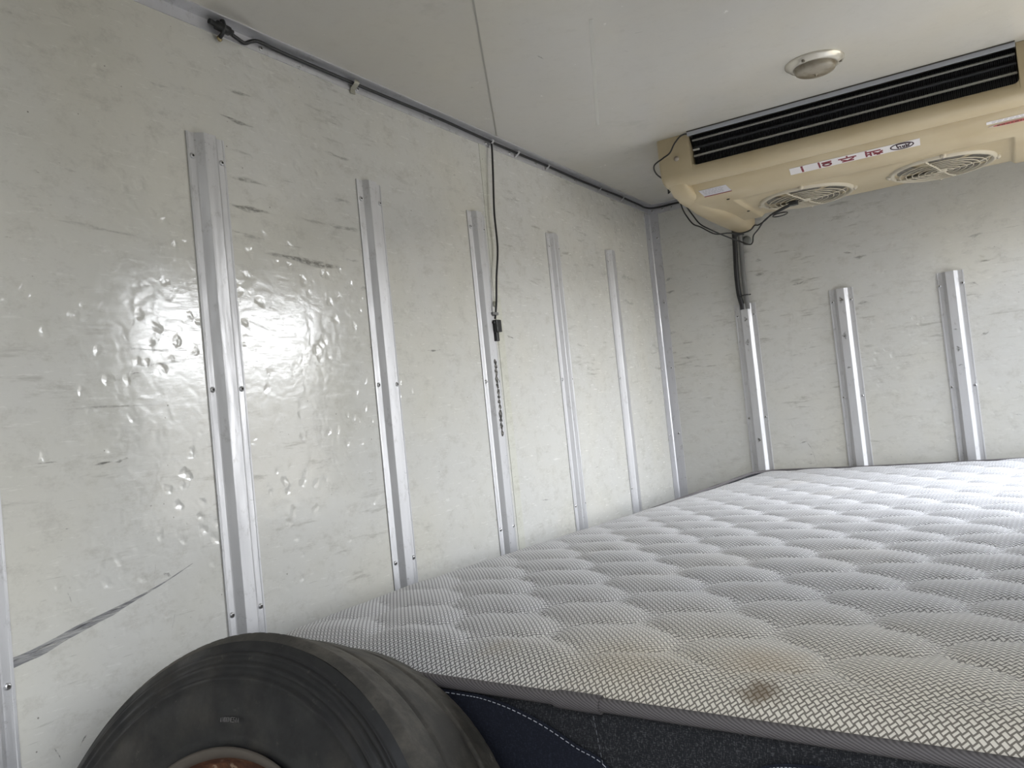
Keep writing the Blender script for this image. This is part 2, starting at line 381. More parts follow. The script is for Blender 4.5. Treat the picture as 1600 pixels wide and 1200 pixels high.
# single rub marks and smears, each with a place of its own
ML = [(0.9588, 0.6068, 1.0141, 0.6068, 0.0047, 0.55), (0.9441, 0.5562, 1.0123, 0.5524, 0.0046, 0.7), (0.9554, 0.5005, 1.0023, 0.5009, 0.0034, 0.35), (0.9504, 0.4531, 1.0298, 0.4516, 0.0057, 0.5), (0.9478, 0.4044, 1.0313, 0.4013, 0.0068, 0.8), (1.0227, 0.3268, 1.2083, 0.3232, 0.0085, 0.85), (0.9468, 0.3583, 1.0141, 0.3531, 0.0045, 0.4), (1.1087, 0.4064, 1.1746, 0.4017, 0.005, 0.3), (1.19, 0.5476, 1.2567, 0.5468, 0.0053, 0.45), (1.1995, 0.4584, 1.2501, 0.4569, 0.0066, 0.4), (1.1838, 0.4056, 1.2651, 0.402, 0.0065, 0.5), (0.7397, 0.1269, 0.8453, 0.1418, 0.0029, 0.35), (0.6356, 0.0708, 0.7712, 0.0723, 0.0027, 0.4), (0.7372, 0.1551, 0.8348, 0.1538, 0.0029, 0.5), (0.6697, -0.007, 0.6981, -0.0063, 0.0027, 0.9), (0.7029, -0.0067, 0.7229, -0.0032, 0.0027, 1.0), (0.5921, 0.0026, 0.6231, 0.0012, 0.0013, 0.8), (0.6628, 0.4075, 0.6809, 0.4039, 0.0028, 0.3), (0.6477, 0.3303, 0.7682, 0.3263, 0.0038, 0.35), (0.8094, 0.5732, 0.8435, 0.574, 0.0032, 0.3), (0.5925, 0.6062, 0.6089, 0.6062, 0.0027, 0.4), (0.7638, -0.1756, 0.7768, -0.185, 0.0046, 0.9), (1.4561, 0.1636, 1.5039, 0.1658, 0.0029, 0.9), (1.7968, 0.2085, 1.8269, 0.2011, 0.0033, 0.9), (1.8833, -0.2235, 1.9272, -0.2296, 0.0025, 0.8), (1.2195, 0.3396, 1.2567, 0.3411, 0.0039, 0.4), (1.2777, 0.2858, 1.253, 0.2864, 0.0052, 0.4), (0.6205, -0.1703, 0.6253, -0.1857, 0.0041, 0.5), (0.7695, -0.2611, 0.7785, -0.2353, 0.0046, 0.3), (0.6656, -0.1634, 0.6662, -0.1896, 0.0026, 0.7), (0.7466, -0.1904, 0.7526, -0.1593, 0.0018, 0.7), (0.5882, -0.3621, 0.5953, -0.377, 0.0031, 0.8), (0.6213, -0.3709, 0.6309, -0.3604, 0.0024, 0.8), (2.5695, 0.437, 2.6485, 0.4289, 0.0113, 0.3), (2.5734, 0.3503, 2.6536, 0.3447, 0.0089, 0.4), (2.9649, 0.4549, 3.0605, 0.456, 0.0076, 0.6), (0.9663, -0.3993, 0.9917, -0.4022, 0.0021, 0.6)]
MBk = [(-0.6448, -0.1851, -0.6194, -0.1826, 0.0032, 0.9), (-0.6217, -0.1846, -0.6079, -0.2092, 0.0032, 0.9), (-0.6079, -0.2092, -0.5987, -0.257, 0.0034, 0.9), (-0.6108, 0.3466, -0.5723, 0.3531, 0.0053, 0.8), (-0.4379, 0.4274, -0.4113, 0.418, 0.0041, 0.8), (-0.4088, 0.4049, -0.3702, 0.4018, 0.0082, 0.6), (-0.4137, 0.2541, -0.3789, 0.2527, 0.0082, 0.5), (-0.7242, 0.4532, -0.7026, 0.4492, 0.0066, 0.6), (-0.7299, 0.4027, -0.6992, 0.4017, 0.0066, 0.7), (-1.0536, 0.4411, -1.0286, 0.4438, 0.007, 0.7), (-1.0563, 0.3965, -1.0243, 0.3959, 0.007, 0.5), (-1.0636, 0.2462, -1.0316, 0.2464, 0.007, 0.5), (-0.3889, 0.0394, -0.3459, 0.0323, 0.0102, 0.25), (-0.0814, 0.4064, -0.0419, 0.4082, 0.0077, 0.5), (-0.0596, 0.3233, -0.022, 0.328, 0.0038, 0.5), (-0.0802, 0.1009, -0.0571, 0.1114, 0.0058, 0.7), (-0.0181, -0.1447, 0.0046, -0.1466, 0.0028, 0.8), (-0.086, 0.269, -0.0671, 0.2539, 0.0039, 0.5), (-1.0083, 0.152, -0.9945, 0.1456, 0.0069, 0.7), (-0.5516, 0.0007, -0.5405, -0.0091, 0.0063, 0.3), (-0.9324, 0.4804, -0.815, 0.4451, 0.0023, 0.35)]
MC = [(-0.7517, 1.4596, -0.749, 1.4866, 0.003, 0.7), (-0.7032, 1.3366, -0.6505, 1.3595, 0.0015, 0.3), (-0.5622, 1.5123, -0.5445, 1.5183, 0.0015, 0.8), (-0.6114, 1.568, -0.6019, 1.5853, 0.0015, 0.8), (-0.9392, 1.4973, -0.9322, 1.4995, 0.003, 0.9), (-1.0297, 2.1388, -1.026, 2.1519, 0.0022500000000000003, 0.9), (-0.9751, 2.549, -0.9631, 2.5638, 0.0022500000000000003, 0.9), (-0.8155, 1.173, -0.8109, 1.1836, 0.0045000000000000005, 0.3)]

Sm = NT('rub_mark', Roughness=.6)
Sm.set('Base Color', Sm.mix(Sm.ramp(Sm.noise(50, detail=3), .4, .6), (.09,.085,.075), (.16,.15,.13)))
at_ = Sm.t.nodes.new('ShaderNodeAttribute'); at_.attribute_name = 'wear'
al = Sm.ramp(Sm.noise(110, Sm.map((.6,.6,1.8)), 6, .75), .36, .60)
Sm.set('Alpha', Sm.math('MULTIPLY', at_.outputs['Fac'], al)); M_mark = Sm.mat
def mark(parent, P3, u, v, strength, off=None, name='rub_mark'):
    """elongated smear: centre P3, half-length vector u, half-width vector v"""
    n_, m_ = 12, 6; vs_ = []; fd = []
    for i in range(n_+1):
        for j in range(m_+1):
            a = -1+2*i/n_; b = -1+2*j/m_
            taper = (1-abs(a)**2.2)**.5*(.75+.25*sin(a*5+P3.y*40))
            vs_.append(P3+u*a+v*(b*taper+.25*sin(a*3+P3.z*30))); fd.append(strength*.72*max(0, 1-abs(b)**2)*max(0, 1-abs(a)**3))
    me = bpy.data.meshes.new('rub_mark')
    me.from_pydata([tuple(p+V(0,0,Z0)-(off or V(0,0,0))) for p in vs_], [], [(i*(m_+1)+j, i*(m_+1)+j+1, (i+1)*(m_+1)+j+1, (i+1)*(m_+1)+j) for i in range(n_) for j in range(m_)])
    at2 = me.attributes.new('wear', 'FLOAT', 'POINT'); at2.data.foreach_set('value', fd)
    me.materials.append(M_mark); o = bpy.data.objects.new(name, me); COL.objects.link(o); o.parent = parent
    if off is None: o['kind'] = 'structure'
wb = bpy.data.objects['wall_back']; cl = bpy.data.objects['ceiling']
for y0, z0, y1, z1, w_, s_ in ML: mark(wl, V(XL+.0004, (y0+y1)/2, (z0+z1)/2), V(0, (y1-y0)/2, (z1-z0)/2)*1.15, V(0, 0, w_), s_)
for x0, z0, x1, z1, w_, s_ in MBk: mark(wb, V((x0+x1)/2, YB-.0004, (z0+z1)/2), V((x1-x0)/2, 0, (z1-z0)/2)*1.15, V(0, 0, w_), s_)
brails = [o for o in COL.objects if o.name.startswith('wall_rail') and 'back wall' in o['label']]
for i_, dz_, hz_, s_ in ((0,.255,.010,1.3),(0,.175,.014,1.2),(0,-.165,.009,1.3),(1,.272,.012,1.3),(1,.155,.014,1.1),(1,.05,.004,1.),(2,.07,.010,1.2),(2,.02,.003,.9),(2,.13,.003,.8)):
    mark(brails[i_], V(BX[i_]-.001, YB-.0136, dz_), V(0,0,hz_), V(.0085,0,0), s_, brails[i_].location.copy(), 'dirt_mark')
for x0, y0, x1, y1, w_, s_ in MC: mark(cl, V((x0+x1)/2, (y0+y1)/2, ZC-.0004), V((x1-x0)/2, (y1-y0)/2, 0)*1.1, V(w_, w_, 0), s_)

# ------------------------------------------------------------------ cables, clips
t = thing('corner_cable', 'black cable running in the corner trim between left wall and ceiling', 'cable', (XL+.01, 1.0, ZC-.012))
pts = [(XL+.012, .965+.0, ZC-.0165), (XL+.010, .985, ZC-.020), (XL+.008, 1.003, ZC-.022), (XL+.009, 1.018, ZC-.014), (XL+.010, 1.035, ZC-.009)]
y = 1.08
while y < 2.80:
    pts.append((XL+.0085+.002*sin(y*5), y, ZC-.0085-.002*abs(sin(y*6)))); y += .1
pts += [(XL+.010, 2.84, ZC-.010), (XL+.03, YB-.012, ZC-.010), (XL+.10, YB-.010, ZC-.010), (XL+.20, YB-.012, ZC-.012), (-.84, YB-.016, ZC-.010)]
MB().tube(catmull(pts, 6), .0034, 8).build('sheath', M_black, t)
for yy in (1.285, 1.80, 1.93, 2.10, 2.45, 2.63):
    c = MB(); big = yy < 1.5; wy = .007 if big else .004
    arc = [(XL+.0026+.012*(1-cos(a))*.5+.006*sin(a), ZC-.022+ .018*(a/pi)) for a in [pi*k/8 for k in range(9)]]
    rr = [[(x_+.0, yy-wy, z_), (x_, yy+wy, z_)] for x_, z_ in arc]
    c.grid(rr); c.box((XL+.0025, yy-wy, ZC-.030 if big else ZC-.024), (XL+.0036, yy+wy, ZC-.014))
    o = c.build('clip', flat('clip_galvanised', (.36,.35,.29), .5, .4) if big else M_trim, t)
t = thing('door_switch', 'black plastic switch with wire end fixed in the ceiling trim, top left', 'switch', (XL+.01, .954, ZC-.014))
m = MB(); A = V(XL+.014, .925, ZC-.0125); B = V(XL+.014, .972, ZC-.0170)
m.tube([A, A.lerp(B,.3), A.lerp(B,.31), A.lerp(B,.85), A.lerp(B,.86), B], [.0045,.0045,.0078,.0078,.0055,.0055], 12)
m.build('switch_body', M_blackplastic, t)
m = MB(); m.tube([(XL+.0035, .951, ZC-.031), (XL+.013, .951, ZC-.026), (XL+.020, .951, ZC-.016), (XL+.018, .951, ZC-.005), (XL+.014, .951, ZC-.003)], .0036, 8)
m.build('bracket', M_blackplastic, t)
MB().lathe([(0,.0055),(.002,.005),(.003,.0025),(.0031,.0001)], (XL+.005,.951,ZC-.031), (1,0,0), 12).build('screw', flat('brass_screw', (.35,.29,.16), .4, .8), t)

t = thing('hanging_cable', 'thin black cable hanging down the left wall from the ceiling trim with a plug', 'cable', (XL+.012, 1.78, ZC-.03))
hp = [(XL+.009, 1.800, .708), (XL+.012, 1.797, .690), (XL+.016, 1.783, .62), (XL+.016, 1.770, .52), (XL+.014, 1.772, .43), (XL+.014, 1.752, .35), (XL+.013, 1.742, .29), (XL+.013, 1.728, .246)]
# follow the photo: x pixel of the cable stays nearly vertical
MB().tube(catmull(hp, 8), .0026, 8).build('sheath', M_black, t)
m = MB(); m.box((XL+.004, 1.716, .212), (XL+.024, 1.738, .242)); m.box((XL+.008, 1.721, .190), (XL+.018, 1.732, .213))
m.box((XL+.003, 1.712, .233), (XL+.020, 1.742, .238))
m.build('plug', M_blackplastic, t, bevel=.0012)
m = MB(); m.lathe([(0,.007),(.006,.007),(.008,.004),(.0081,.0001)], (XL+.001,1.752,.286), (1,0,0), 12)
m.build('wall_clip', flat('translucent_white_plastic', (.62,.62,.52), .4), t, label='off-white round wall clip')
m = MB(); m.box((XL+.003, 1.712, .255), (XL+.018, 1.738, .2615)); m.box((XL+.002, 1.706, .253), (XL+.005, 1.720, .2635))
m.build('cable_clamp', M_hose, t, label='grey clamp holding the cable')

# ------------------------------------------------------------------ ceiling lamp
t = thing('ceiling_lamp', 'round frosted ceiling lamp with a chrome rim in front of the evaporator', 'ceiling lamp', (-.3085, 1.941, ZC))
C = (-.3085, 1.941, ZC); D = (0,0,-1)
M_chrome = NT('ivory_lamp_rim', Base_Color=(.66,.62,.53,1), Roughness=.2, Metallic=.35).mat
MB().lathe([(0,.0635),(.002,.0635),(.0045,.060),(.0085,.056),(.0115,.050),(.012,.0455),(.008,.045)], C, D, 56).build('rim', M_chrome, t)
g = NT('aged_frosted_glass', Roughness=.28)
g.set('Base Color', g.mix(g.ramp(g.noise(28, detail=4), .4, .65), (.36,.32,.25), (.22,.18,.12)))
g.b.inputs['Transmission Weight'].default_value = .15
prof = [(.007,.0455),(.014,.0452),(.019,.043)]+[(.019+.009*sin(a), .043*cos(a)) for a in [pi/2*k/8 for k in range(1,8)]]+[(.0282,.003),(.031,.0022),(.034,.0001)]
MB().lathe(prof, C, D, 56).build('lens', g.mat, t)
MB().lathe([(0,.040),(.006,.040),(.0062,.0001)], C, D, 32).build('backing', flat('white_enamel', (.6,.58,.5), .4), t)
for a in (radians(12), radians(135), radians(255)):
    MB().lathe([(.008,.0036),(.0118,.0036),(.0122,.0024),(.0123,.0001)], (C[0]+.054*cos(a), C[1]+.054*sin(a), C[2]), D, 12).build('screw', flat('dull_screw', (.20,.18,.15), .5, .7), t)

# ------------------------------------------------------------------ evaporator unit
M_cream = NT('aged_cream_plastic', Roughness=.34)
M_cream.set('Base Color', M_cream.mix(M_cream.ramp(M_cream.noise(5, detail=5), .35, .7), (.52,.435,.285), (.46,.37,.225)))
M_cream.bump(M_cream.noise(7, detail=2), .15, .002); M_cream = M_cream.mat
ev = thing('evaporator_unit', 'cream plastic refrigeration evaporator with black coil and two fans, hung in the ceiling corner', 'cooling unit', (-.30, 2.50, .57))
X0, X1, OX0, OX1 = -.782, .178, -.688, .077
LIP = .632
def sect(x):
    cap = x <= OX0 or x >= OX1
    dx = min(x-OX0, OX1-x); r_ = .014
    lip = LIP+(r_-sqrt(max(0, r_*r_-(r_-dx)**2)) if 0 <= dx < r_ else 0)
    if cap: F = [(2.180, .7195), (2.179, .69), (2.179, .66), (2.180, .633), (2.183, .626)]
    else: F = [(2.235, lip+.002), (2.215, lip+.001), (2.200, lip), (2.190, lip-.0005), (2.186, lip-.003)]
    F += [(2.184, .618), (2.187, .608), (2.195, .599), (2.208, .594), (2.228, .5905), (2.236, .5905), (2.243, .5985), (2.255, .5995), (2.264, .5885), (2.272, .583), (2.298, .5705), (2.312, .5655), (2.34, .563), (2.39, .5625)]
    pan = -.647 < x < .060
    k = min(1, max(0, min(x+.647, .060-x)/.010)) if pan else 0
    dz = .009*k
    F += [(2.400, .5625), (2.412, .5625+dz), (2.46, .5625+dz), (2.55, .5625+dz), (2.65, .563+dz), (2.715, .564+dz), (2.732, .566+dz), (2.745, .580), (2.765, .64), (2.77, .7195)]
    # ends roll up
    e_ = min(x-X0, X1-x)
    if e_ < .012:
        q = 1-sqrt(max(0, 1-((.012-e_)/.012)**2)); cz, cy = .65, 2.47
        F = [(y+(cy-y)*q*.05, z+(cz-z)*q*.22 if z < .65 else z) for y, z in F]
    return [(x, y, z) for y, z in F]
xs = [X0, X0+.001, X0+.003, X0+.006, X0+.012, -.74, -.70, OX0]+[OX0+.0008+.0132*(1-cos(pi/2*k/7)) for k in range(8)]+[-.65, -.647, -.6440, -.6405, -.637, -.63]
xs += [-.60+.62*k/30 for k in range(31)]+[.045, .050, .0535, .057, .060]
xs += [OX1-.0008-.0132*(1-cos(pi/2*k/7)) for k in range(7, -1, -1)]+[OX1, .10, .14, X1-.012, X1-.006, X1-.003, X1-.001, X1]
xs = sorted(set(round(x, 5) for x in xs))
m = MB(); rows = [sect(x) for x in xs]; m.grid(rows)
nr = len(rows[0])
for k in (0, -1): m.add(rows[k]+[(rows[k][0][0], 2.77, .7195)], [tuple(range(nr+1))])
casing = m.build('casing', M_cream, ev)
es = casing.modifiers.new('edge', 'EDGE_SPLIT'); es.split_angle = radians(50)
# drain spout at the left end
m = MB(); st = [(2.20, -.744, .604, .024, .004), (2.225, -.745, .590, .026, .010), (2.26, -.746, .581, .029, .014), (2.40, -.750, .575, .032, .015), (2.44, -.750, .574, .034, .016), (2.475, -.748, .576, .040, .021), (2.51, -.744, .579, .046, .025),
                (2.60, -.742, .582, .050, .030), (2.72, -.743, .585, .047, .034), (2.82, -.745, .588, .043, .036), (2.862, -.745, .589, .041, .036)]
rows = []
for y, cx, cz, a, b in st:
    rows.append([(cx+a*(abs(cos(q))**.8)*(1 if cos(q) > 0 else -1), y, cz-b*(abs(sin(q))**.8)) for q in [pi*k/16 for k in range(17)]]+[(cx-a, y, cz+.03), (cx+a, y, cz+.03)])
m.grid(rows, closed_u=True); m.add(rows[-1], [tuple(range(19))]); m.add(rows[0], [tuple(range(19))])
o = m.build('drain_spout', M_cream, ev)
# coil
M_fin = flat('black_fin', (.045,.048,.053), .42, .3); M_litband = flat('lit_coil_band', (.42,.42,.39), .5, .2)  # lighter grey bands: light caught by the fin ripples, put into the colour
M_dark = flat('dark_core', (.008,.008,.009), .8)
MB().box((OX0+.002, 2.214, LIP+.003), (OX1-.002, 2.60, .7185)).build('coil_core', M_dark, ev)
m = MB(); N = 190
for k in range(N):
    x = OX0+.004+(OX1-OX0-.008)*k/(N-1); j = (k*7 % 5-2)*.0002
    zz = [LIP+.003, LIP+.010, .650, .6545, .659, .663, .6665, .672, .678, .682, .686, .692, .6975, .701, .7055, .709, .7125]
    pr = []
    for i, z in enumerate(zz):
        pr.append(2.2075 if (z < .651 or .671 < z < .674 or .689 < z < .694) else 2.2045)
    m.grid([[(x+j, p, z), (x+j, 2.216, z)] for p, z in zip(pr, zz)], smooth=False)
    m.grid([[(x+j+.0008, p, z), (x+j+.0008, 2.216, z)] for p, z in zip(pr, zz)], smooth=False)
    m.grid([[(x+j, p, z), (x+j+.0008, p, z)] for p, z in zip(pr, zz)], smooth=False)
fins = m.build('coil_fins', M_fin, ev)
for z, mt, rr_ in ((.7035, M_litband, .0036), (.682, M_fin, .0042), (.660, M_litband, .0036)):
    pts = []; NN = 150
    m = MB(); m.tube([(OX0+.002+(OX1-OX0-.004)*k/NN, 2.2055, z) for k in range(NN+1)], [rr_*(1 if k % 2 else .86) for k in range(NN+1)], 8)
    m.build('coil_band', mt, ev)
MB().box((OX0+.001, 2.1675, .7070), (OX1-.001, 2.1695, .7178)).build('top_strip', flat('painted_grey_strip', (.50,.52,.57), .4, .1), ev, label='pale grey metal strip above the coil')
MB().box((OX0+.001, 2.1640, .7180), (OX1-.001, 2.21, .7197)).build('top_gap_shadow', flat('painted_gap_shadow', (.06,.055,.045), .7), ev)  # dark strip: shadow of the gap under the ceiling put into the colour
MB().box((OX0+.004, 2.196, .672), (OX0+.022, 2.199, .6765)).build('cable_tie', flat('white_nylon', (.6,.6,.57), .4), ev)
# screws
M_scr = flat('screw_steel', (.45,.40,.34), .35, .8); M_hole = flat('dark_hole', (.03,.025,.018), .8)
MB().lathe([(0,.0075),(.001,.0075),(.0015,.0045),(.003,.004),(.0031,.0001)], (-.727, 2.179, .658), (0,-1,0), 16).build('screw', M_scr, ev)
for p in ((-.652, 2.372, .5628), (-.652, 2.585, .5628)): MB().lathe([(0,.0048),(.002,.0040),(.0021,.0001)], p, (0,0,-1), 12).build('screw', M_hole, ev)
# stickers. frame on the sloping face: origin left end, e along x, d down the slope (towards the back)
M_white = flat('sticker_white', (.72,.69,.68), .35); M_red = flat('sticker_dark_red', (.22,.035,.045), .5); M_ink = flat('sticker_ink', (.045,.02,.025), .5)
M_grey = flat('print_grey', (.42,.40,.42), .5)
sa = V(0, 2.272, .583); sb_ = V(0, 2.312, .5655); sd = (V(0,2.300,.5703)-sa).normalized(); sn = V(0, sd.z, -sd.y)
if sn.z > 0: sn = -sn
def onslope(x, s, h): return V(x, 0, 0)+sa+sd*s+sn*h
def plate(m, x0, x1, s0, s1, h0, h1, mi=0, sk=0):
    P = [onslope(x0, s0, h0), onslope(x1, s0, h0), onslope(x1+sk, s1, h0), onslope(x0+sk, s1, h0), onslope(x0, s0, h1), onslope(x1, s0, h1), onslope(x1+sk, s1, h1), onslope(x0+sk, s1, h1)]
    m.add(P, [(0,1,2,3),(4,5,6,7),(0,1,5,4),(1,2,6,5),(2,3,7,6),(3,0,4,7)], mi)
st_ = MB(); plate(st_, -.455, -.140, .0015, .0285, .0004, .0009, sk=-.002)
stick = st_.build('warning_sticker', M_white, ev, label='long white sticker with dark red Korean lettering and an oval logo')
def strokes(segs, x0, s0, W, H, wd, name, mat, parent):
    """segs in a unit cell as seen from the camera: u right, v down"""
    m = MB()
    for sgm in segs:
        P = [onslope(x0+u*W, s0+v*H, .0014) for u, v in sgm]
        for a, b in zip(P[:-1], P[1:]):
            d_ = (b-a).normalized(); q = sn.cross(d_)*wd; d_ *= wd*.6
            lo = [a-q-d_, a+q-d_, b+q+d_, b-q+d_]
            m.add(lo+[p-sn*.0006 for p in lo], [(0,1,2,3),(4,5,6,7),(0,1,5,4),(1,2,6,5),(2,3,7,6),(3,0,4,7)])
    return m.build(name, mat, parent)
sp = {'_e': stick, '_o': ev['_o']}
H_ = .0200; S_ = .0045
ell = lambda cx, cy, rx, ry, a0=0, a1=360, n=20: [(cx+rx*cos(radians(a0+(a1-a0)*k/n)), cy+ry*sin(radians(a0+(a1-a0)*k/n))) for k in range(n+1)]
# glyphs stand upside down in the photo: drawn rotated by half a turn (u,v -> 1-u,1-v)
def rot(segs): return [[(1-u, 1-v) for u, v in s] for s in segs]
strokes(rot([[(.5,0),(.5,.62)],[(.5,.86),(.5,1)]]), -.430, S_, .012, H_, .0027, 'lettering', M_red, sp)
strokes(rot([ell(.36,.30,.27,.26),[(.05,.78),(.66,.74)],[(.88,0),(.88,1)]]), -.385, S_, .036, H_, .0024, 'lettering', M_red, sp)
strokes(rot([[(.18,.06),(.82,.06)],[(.5,.08),(.15,.46)],[(.5,.08),(.86,.46)],[(0,.66),(1,.66)],[(.5,.66),(.5,1)]]), -.332, S_, .042, H_, .0020, 'lettering', M_red, sp)
strokes(rot([[(.22,.0),(.36,.0)],[(.05,.16),(.52,.16)],[(.29,.18),(.04,.52)],[(.29,.18),(.54,.52)],[(.70,0),(.70,.58)],[(.95,0),(.95,.60)],[(.70,.3),(.95,.3)],[(.14,.74),(.93,.74),(.93,1)]]), -.268, S_, .042, H_, .0022, 'lettering', M_red, sp)
strokes([ell(.5,.5,.5,.5,0,360,28)], -.208, S_-.001, .052, H_+.002, .0015, 'logo', M_ink, sp)
strokes([[(.27,.10),(.30,.62),(.34,.82)],[(.34,.55),(.42,.50),(.44,.84)],[(.52,.48),(.53,.80),(.60,.82),(.60,.46)],[(.68,.30),(.68,.84)],[(.68,.56),(.78,.50),(.80,.70),(.70,.76)],[(.27,.10),(.5,.08),(.75,.12),(.86,.30),(.80,.46)]], -.208, S_, .052, H_, .0015, 'logo', M_ink, sp)
# small data label on the left
dl = MB(); plate(dl, -.706, -.628, .004, .036, .0006, .0011, sk=.008)
dlab = dl.build('data_label', flat('label_silver_white', (.60,.58,.60), .35), ev, label='small white data label with a red line')
dsp = {'_e': dlab, '_o': ev['_o']}
m = MB(); plate(m, -.6990, -.6205, .0340, .0366, .0011, .0018); m.build('red_line', M_red, dsp)
m = MB()
for k in range(5):
    s_ = .008+k*.0045; x = -.700+.008*s_/.036
    while x < -.640:
        w_ = random.uniform(.004, .012); plate(m, x, x+w_, s_, s_+.0016, .0011, .0014); x += w_+.003
m.build('printed_text', M_grey, dsp)
# labels on the right end
m = MB(); plate(m, -.000+.003, .110, -.002+.004, .012, .0004, .0009)
rl = m.build('spec_label', M_white, ev, label='narrow white label with small grey print'); rsp = {'_e': rl, '_o': ev['_o']}
m = MB()
for s_ in (.0045, .0085):
    x = .014
    while x < .105:
        w_ = random.uniform(.005,.013); plate(m, x, x+w_, s_, s_+.0014, .0009, .0012); x += w_+.003
m.build('printed_text', M_grey, rsp)
m = MB(); P = [onslope(.060+.054*cos(a), .0215+.0062*sin(a), .0006) for a in [2*pi*k/32 for k in range(32)]]
Q = [p+sn*.0006 for p in P]; m.add(P+Q, [tuple(range(32)), tuple(range(32,64))]+[(i, (i+1) % 32, (i+1) % 32+32, i+32) for i in range(32)])
bl = m.build('badge', flat('badge_silver', (.55,.45,.38), .3, .3), ev, label='red and silver oval badge'); bsp = {'_e': bl, '_o': ev['_o']}
m = MB(); P = [onslope(.062+.046*cos(a), .0215+.0042*sin(a), .0013) for a in [2*pi*k/28 for k in range(28)]]
Q = [p+sn*.0004 for p in P]; m.add(P+Q, [tuple(range(28)), tuple(range(28,56))]+[(i, (i+1) % 28, (i+1) % 28+28, i+28) for i in range(28)]); m.build('badge_centre', flat('badge_red', (.45,.08,.07), .4), bsp)
m = MB(); x = .024
while x < .10:
    w_ = random.uniform(.004,.009); plate(m, x, x+w_, .0195, .0235, .0017, .0021); x += w_+.002
m.build('badge_lettering', flat('badge_brown', (.16,.05,.03), .5), bsp)

# fans
M_guard = flat('guard_cream', (.52,.47,.37), .5); M_blade = NT('dusty_fan_blade', Roughness=.8)
M_blade.set('Base Color', M_blade.mix(M_blade.ramp(M_blade.noise(60, detail=4), .4, .65), (.12,.11,.09), (.24,.22,.185))); M_blade = M_blade.mat
M_pit = flat('fan_pit_dark', (.05,.045,.04), .8)
def fan(cx, cy, ph):
    R = .131; zb = .5725
    # shroud part parented to the unit
    f = MB().lathe([(-.0005,R+.004),(.006,R+.002),(.009,R-.003),(.0075,R-.008),(-.0005,R-.010)], (cx,cy,zb), (0,0,-1), 72).build('fan_guard', M_guard, ev)
    fs = {'_e': f, '_o': ev['_o']}
    zg = zb-.0105
    def P(r_, a, z=zg): return (cx+r_*cos(a), cy+r_*sin(a), z)
    g = MB()
    for r_ in (.028, .044, .060, .076, .092, .108):
        g.tube([P(r_, 2*pi*k/56, zg-.004*(1-(r_/.12)**2)) for k in range(56)], .0014, 6, closed=True)
    g.build('guard_rings', M_guard, fs)
    for k in range(4):
        a = ph+k*pi/2
        s_ = MB().tube([P(.012, a, zg-.004), P(.06, a+.06, zg-.0030), P(.10, a+.03, zg-.001), P(R-.006, a, zb-.007)], .0026, 8); s_.build('spoke', M_guard, fs)
        t_ = MB(); a2 = a+.35; t_.lathe([(0,.008),(.007,.0075),(.009,.005),(.0091,.0001)], P(R+.004, a2, zb), (0,0,-1), 12); t_.build('mounting_tab', M_guard, fs)
        t_ = MB(); t_.lathe([(.009,.0040),(.0105,.0035),(.0106,.0001)], P(R+.004, a2, zb), (0,0,-1), 10); t_.build('screw', M_scr, fs)
    MB().lathe([(.0,.014),(.004,.014),(.006,.010),(.0062,.0001)], P(0,0,zg), (0,0,-1), 20).build('guard_hub', M_guard, fs)
    MB().lathe([(-.0006,R-.004),(-.0004,.0001)], (cx,cy,zb), (0,0,-1), 48).build('fan_well', M_pit, fs)
    b = MB(); b.lathe([(0,.030),(.004,.029),(.0055,.020),(.0056,.0001)], (cx,cy,zb), (0,0,-1), 24)
    for k in range(5):
        a0 = ph+.4+k*2*pi/5; rows = []
        for i in range(9):
            a = a0+i/8*.95; r0, r1 = .026, R-.014-.012*abs(i/8-.5)
            z0 = zb-.0012-.0036*i/8
            rows.append([(cx+(r0+(r1-r0)*j/4)*cos(a+.12*j/4), cy+(r0+(r1-r0)*j/4)*sin(a+.12*j/4), z0) for j in range(5)])
        b.grid(rows)
        b.grid([[(p[0], p[1], p[2]-.0008) for p in r__] for r__ in rows])
    b.build('fan_blades', M_blade, fs)
fan(-.114, 2.592, radians(75)); fan(-.478, 2.592, radians(75))

# ------------------------------------------------------------------ hoses, wires on the back wall
t = thing('drain_hose', 'black rubber hose and grey pipe coming down the back wall from the evaporator', 'hose', (-.775, YB-.012, .31))
MB().tube(catmull([(-.779, YB-.022, .575), (-.783, YB-.020, .50), (-.789, YB-.016, .42), (-.790, YB-.012, .35), (-.785, YB-.0095, .311), (-.784, YB-.0095, .29)], 6), .0085, 12).build('black_hose', M_black, t)
MB().tube(catmull([(-.760, YB-.022, .575), (-.763, YB-.016, .50), (-.766, YB-.014, .42), (-.766, YB-.013, .35), (-.765, YB-.0105, .311), (-.765, YB-.0105, .29)], 6), .0080, 12).build('grey_pipe', M_hose, t)
m = MB(); m.box((-.781, YB-.030, .545), (-.749, YB-.010, .575)); m.build('bracket', flat('dark_grey_plastic', (.05,.052,.05), .5), t, bevel=.002)
m = MB(); m.tube([(-.790, YB-.026, .335), (-.775, YB-.027, .337), (-.758, YB-.024, .338), (-.752, YB-.014, .338), (-.749, YB-.012, .339)], .0018, 6); m.build('cable_tie', M_black, t)
t = tag(MB().lathe([(0,.016),(.003,.016),(.005,.013),(.006,.012),(.0055,.006),(.0056,.0001)], (-.745, YB, .527), (0,-1,0), 24).build('wall_plug', flat('grey_rubber_plug', (.20,.21,.20), .6)),
        'small round grey plug on the back wall beside the black hose', 'plug')
t = ev
